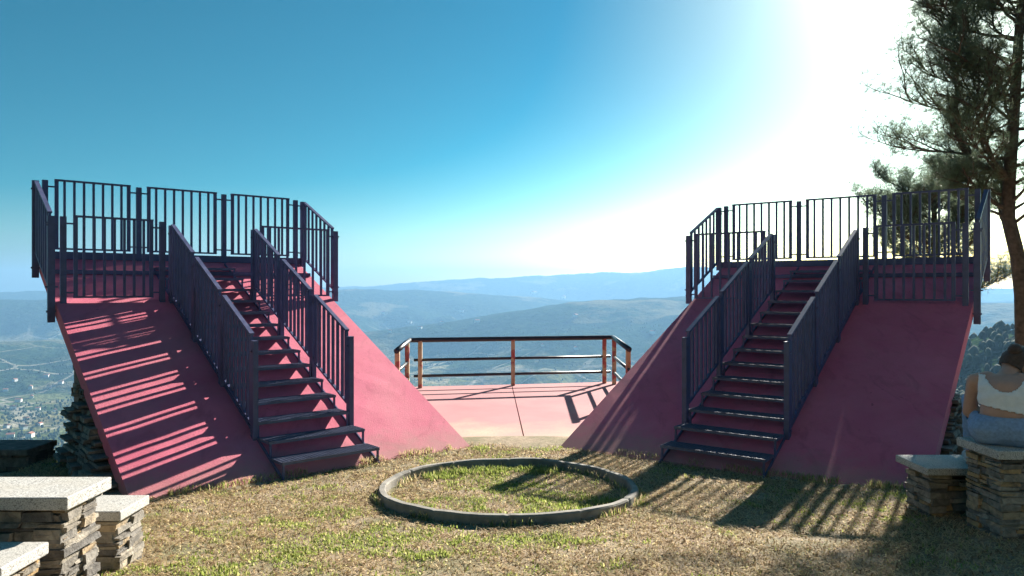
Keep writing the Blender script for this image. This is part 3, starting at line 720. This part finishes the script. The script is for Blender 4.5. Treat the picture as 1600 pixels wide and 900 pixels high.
for zz, a_, L in ((4.3,-85,1.8),(4.9,-75,1.6),(5.4,-100,1.5),(6.,-90,1.5),(6.5,-70,1.45),(7.1,-95,1.4),(4.6,-110,1.5)):
    lim.append((zz, R(a_), R(rr.uniform(8,22)), L, .036))
pine((tr[0][0], Z1, -1.9), tr, [.14,.13,.12,.115,.11,.10,.09,.08,.07,.055,.04,.02], lim, 'tall pine with bent trunk and loose crown at the right edge behind the seated person', 3, .34)
Z2 = 19.; tx, ty = (1462-800)/F*Z2, Z2
tr2 = [(tx+.3,ty,-6.), (tx+.2,ty,-2.), (tx+.05,ty,1.), (tx,ty,2.6), (tx-.05,ty,3.9)]
lim2 = [(rr.uniform(1.2,3.8), k*2.399, R(rr.uniform(5,50)), rr.uniform(1.1,1.9), .035) for k in range(22)]
pine((tx+.3, ty, -6.), tr2, [.18,.16,.12,.09,.05], lim2, 'shorter dense pine with a flat top showing behind the shaded ramp railing', 8, .5, (.10,.17))

# ------------------------------------------------------------------ person
def make_person():
    """seated on the table, seen from behind; local frame: seat at z=0, facing +Y"""
    bm = bmesh.new()
    def cap(p, q, r0, r1, sq=(1,1), n=10):
        p, q = Vector(p), Vector(q); d = q-p; zq = d.to_track_quat('Z', 'X').to_matrix().to_4x4()
        res = bmesh.ops.create_cone(bm, cap_ends=True, segments=16, radius1=r0, radius2=r1, depth=max(d.length,.001))
        bmesh.ops.transform(bm, matrix=Matrix.Translation((p+q)/2) @ zq, verts=res['verts'])
        ball(p, (r0,)*3); ball(q, (r1,)*3)
    def ball(c, r, rot=None):
        res = bmesh.ops.create_uvsphere(bm, u_segments=18, v_segments=12, radius=1.)
        m_ = Matrix.Translation(c) @ (rot.to_4x4() if rot else Matrix.Identity(4)) @ Matrix.Diagonal((*r, 1))
        bmesh.ops.transform(bm, matrix=m_, verts=res['verts'])
    # trunk
    ball((0,.0,.10), (.185,.135,.115)); ball((-.085,-.045,.085), (.105,.10,.09)); ball((.085,-.045,.085), (.105,.10,.09))
    ball((0,-.01,.20), (.135,.10,.11)); ball((0,-.005,.28), (.142,.10,.11)); ball((0,.015,.335), (.150,.102,.09)); ball((0,.04,.385), (.155,.080,.055))
    cap((-.09,.055,.40), (-.155,.06,.380), .05, .052); cap((.09,.055,.40), (.155,.06,.380), .05, .052)
    cap((.005,.06,.40), (.045,.145,.475), .056, .048)
    hr_ = Matrix.Rotation(R(-38), 3, 'Z') @ Matrix.Rotation(R(14), 3, 'Y') @ Matrix.Rotation(R(-42), 3, 'X')
    HCn = Vector((.075,.185,.505)); ball(HCn, (.073,.092,.108), hr_)
    ball(HCn+hr_ @ Vector((0,.03,-.06)), (.052,.06,.055), hr_)                    # jaw
    cap(HCn+hr_ @ Vector((0,.085,.0)), HCn+hr_ @ Vector((0,.105,-.03)), .010, .014)   # nose
    for sx in (-1,1): ball(HCn+hr_ @ Vector((sx*.074,-.005,-.015)), (.012,.020,.032), hr_)
    ball(HCn+hr_ @ Vector((0,.088,-.062)), (.024,.010,.008), hr_)                 # lips
    hands = []
    for sx in (-1,1):
        sh = Vector((sx*.160,.06,.375)); el = Vector((sx*.190,.14,.165)); wr = Vector((sx*.075,.33,.20))
        cap(sh, el, .048, .040); cap(el, wr, .040, .027)
        f = (wr-el).normalized(); acr = Vector((f.y*sx, -f.x*sx, .0)).normalized()*-1; upv = f.cross(acr)
        palm = wr+f*.05; cap(wr, palm, .026, .028); cap(palm+acr*.022, palm-acr*.022, .017, .017)
        for j in range(4):
            b0 = palm+f*.025+acr*(.033-.022*j); L = (.062,.074,.070,.054)[j]
            k1 = b0+f*L*.5; k2 = k1+(f*.7+Vector((0,0,-.7)))*L*.42
            cap(b0, k1, .0095, .009); cap(k1, k2, .009, .0075)
        tb = wr+f*.03+acr*.028; cap(tb, tb+acr*.03+f*.022, .012, .010); cap(tb+acr*.03+f*.022, tb+acr*.036+f*.055, .010,.008)
        hip = Vector((sx*.095,.02,.09)); kn = Vector((sx*.165,.41,.20)); an = Vector((sx*.17,.45,-.17)); 
        cap(hip, kn, .088, .060); cap(kn, an, .058, .040)
        cap(an+Vector((0,-.03,-.035)), an+Vector((sx*.03,.15,-.045)), .035, .026)
    me = bpy.data.meshes.new('person'); bm.to_mesh(me); bm.free()
    tmp = bpy.data.objects.new('tmp', me); col.objects.link(tmp)
    rm = tmp.modifiers.new('r', 'REMESH'); rm.mode = 'VOXEL'; rm.voxel_size = .0075
    sm = tmp.modifiers.new('s', 'SMOOTH'); sm.iterations = 4; sm.factor = .5
    dg = bpy.context.evaluated_depsgraph_get(); body = bpy.data.meshes.new_from_object(tmp.evaluated_get(dg))
    bpy.data.objects.remove(tmp)
    nv = len(body.vertices); cov = np.zeros(nv*3, np.float32); body.vertices.foreach_get('co', cov); cov = cov.reshape(-1, 3).astype(float)
    nrm = np.zeros(nv*3, np.float32); body.vertices.foreach_get('normal', nrm); nrm = nrm.reshape(-1, 3)
    faces = [tuple(p.vertices) for p in body.polygons]
    body.polygons.foreach_set('use_smooth', np.ones(len(body.polygons), bool))
    x, y, z = cov.T
    skin = mat_plain('skin', (.48,.29,.225), .55, 20, .06, 0)
    cloth = mat_plain('white_cotton', (.78,.80,.82), .9, 30, .05, .3, .004)
    jean = mat_plain('light_denim', (.23,.34,.52), .9, 60, .18, .4, .004)
    hairm = mat_plain('dark_hair', (.085,.052,.038), .5, 60, .4, .8, .01)
    shoem = mat_plain('pale_shoe', (.55,.53,.50), .7)
    root = bpy.data.objects.new('person', body); col.objects.link(root); body.materials.clear(); body.materials.append(skin)
    tag(root, 'person in white crop top and light jeans sitting on the stone table, seen from behind', 'person')
    arms = (np.abs(x) > .172-.0*z) & (z > .14) & (z < .50) & (np.abs(x) > .14+.12*np.clip((.45-z)/.3,0,1)*.5)
    # distance to arm bones, to keep the sleeves off
    def seg_d(a, b):
        a, b = np.array(a), np.array(b); d = b-a; tt = np.clip(((cov-a)@d)/(d@d), 0, 1); return np.linalg.norm(cov-(a+tt[:,None]*d), axis=1)
    arm = np.zeros(nv, bool); leg = np.zeros(nv, bool)
    for sx in (-1,1):
        arm |= (seg_d((sx*.163,.06,.375),(sx*.190,.14,.165)) < .058) & (np.abs(x) > .138)
        arm |= seg_d((sx*.190,.14,.165),(sx*.075,.33,.20)) < .052
        arm |= (y > .27) & (z > .12) & (seg_d((sx*.075,.33,.20),(sx*.02,.47,.17)) < .11) & (seg_d((sx*.095,.02,.09),(sx*.165,.41,.20)) > .1)
        leg |= (seg_d((sx*.095,.02,.09),(sx*.165,.41,.20)) < .105) | (seg_d((sx*.165,.41,.20),(sx*.17,.45,-.13)) < .075)
    topm = (z > .215-.03*(x/.15)) & (z < .43) & ~arm & ~leg
    sc = (x-.0)/.085; topm &= ~((np.abs(x) < .095) & (z > .335+.06*np.clip(sc*sc,0,1.2)))
    topm &= ~((np.abs(x) > .140) & (z > .27)); topm &= y < .2
    jm = ((z < .178) | leg) & ~arm & ~((z > .178) & (y < .12)) & (z > -.15)
    hc = np.array(HCn); loc = (cov-hc) @ np.array(hr_)
    hairmk = (np.linalg.norm(loc/np.array([.08,.10,.118]), axis=1) < 1.12) & ((loc[:,1] < .035) & (loc[:,2] > -.075+.25*(loc[:,1]+.05)) | (loc[:,2] > .062)) & ~((np.abs(loc[:,0]) > .070) & (np.abs(loc[:,2]+.015) < .035))
    def garment(name, mask, off, mat, wob=0.):
        fk = [f for f in faces if all(mask[i] for i in f)]; used = sorted({i for f in fk for i in f}); mp = {i: k for k, i in enumerate(used)}
        pts = cov[used]+nrm[used]*off
        if wob: pts = pts+nrm[used]*(wob*np.array([mnoise.noise(Vector(p*np.array([9,9,26]))) for p in pts]))[:, None]
        g = bpy.data.meshes.new(name); g.from_pydata([tuple(p) for p in pts], [], [tuple(mp[i] for i in f) for f in fk])
        g.polygons.foreach_set('use_smooth', np.ones(len(g.polygons), bool)); g.materials.append(mat)
        o = bpy.data.objects.new(name, g); col.objects.link(o); o.parent = root
        so_ = o.modifiers.new('solid', 'SOLIDIFY'); so_.thickness = .006; so_.offset = -1
        s2 = o.modifiers.new('sm', 'SMOOTH'); s2.iterations = 2
        return o
    garment('crop_top', topm, .010, cloth, .004); garment('jeans', jm, .012, jean, .006); garment('hair', hairmk, .016, hairm, .006)
    for sx in (-1,1):
        an = np.array((sx*.17,.45,-.17)); fm_ = (np.linalg.norm((cov-an-np.array((sx*.015,.06,-.04)))/np.array([.08,.17,.07]), axis=1) < 1) & (z < -.165)
        garment('shoe', fm_, .008, shoem)
    # bun at the nape
    mb = MB(); c = HCn+hr_ @ Vector((0,-.105,.035))
    mb.tube([c+hr_ @ Vector((0,.03-.012*k,0)) for k in range(6)], [.02,.036,.042,.040,.03,.010], 12); root['_o'] = (0,0,0); mb.build('hair_bun', hairm, root, smooth=True)
    eyem = mat_plain('eye_white', (.6,.6,.6), .3, 8, .05, 0)
    for sx in (-1,1):
        mb = MB(); c = HCn+hr_ @ Vector((sx*.031,.074,.012))
        mb.tube([c+hr_ @ Vector((0,-.008+.004*k,0)) for k in range(5)], [.004,.009,.011,.009,.004], 10); mb.build('eye', eyem, root, smooth=True)
    root.location = (3.115, 4.71, .665+.008); root.rotation_euler = (0, 0, R(-31)); root.scale = (1.0,1.0,.98)
make_person()
for o in bpy.data.objects:
    if '_o' in o: del o['_o']
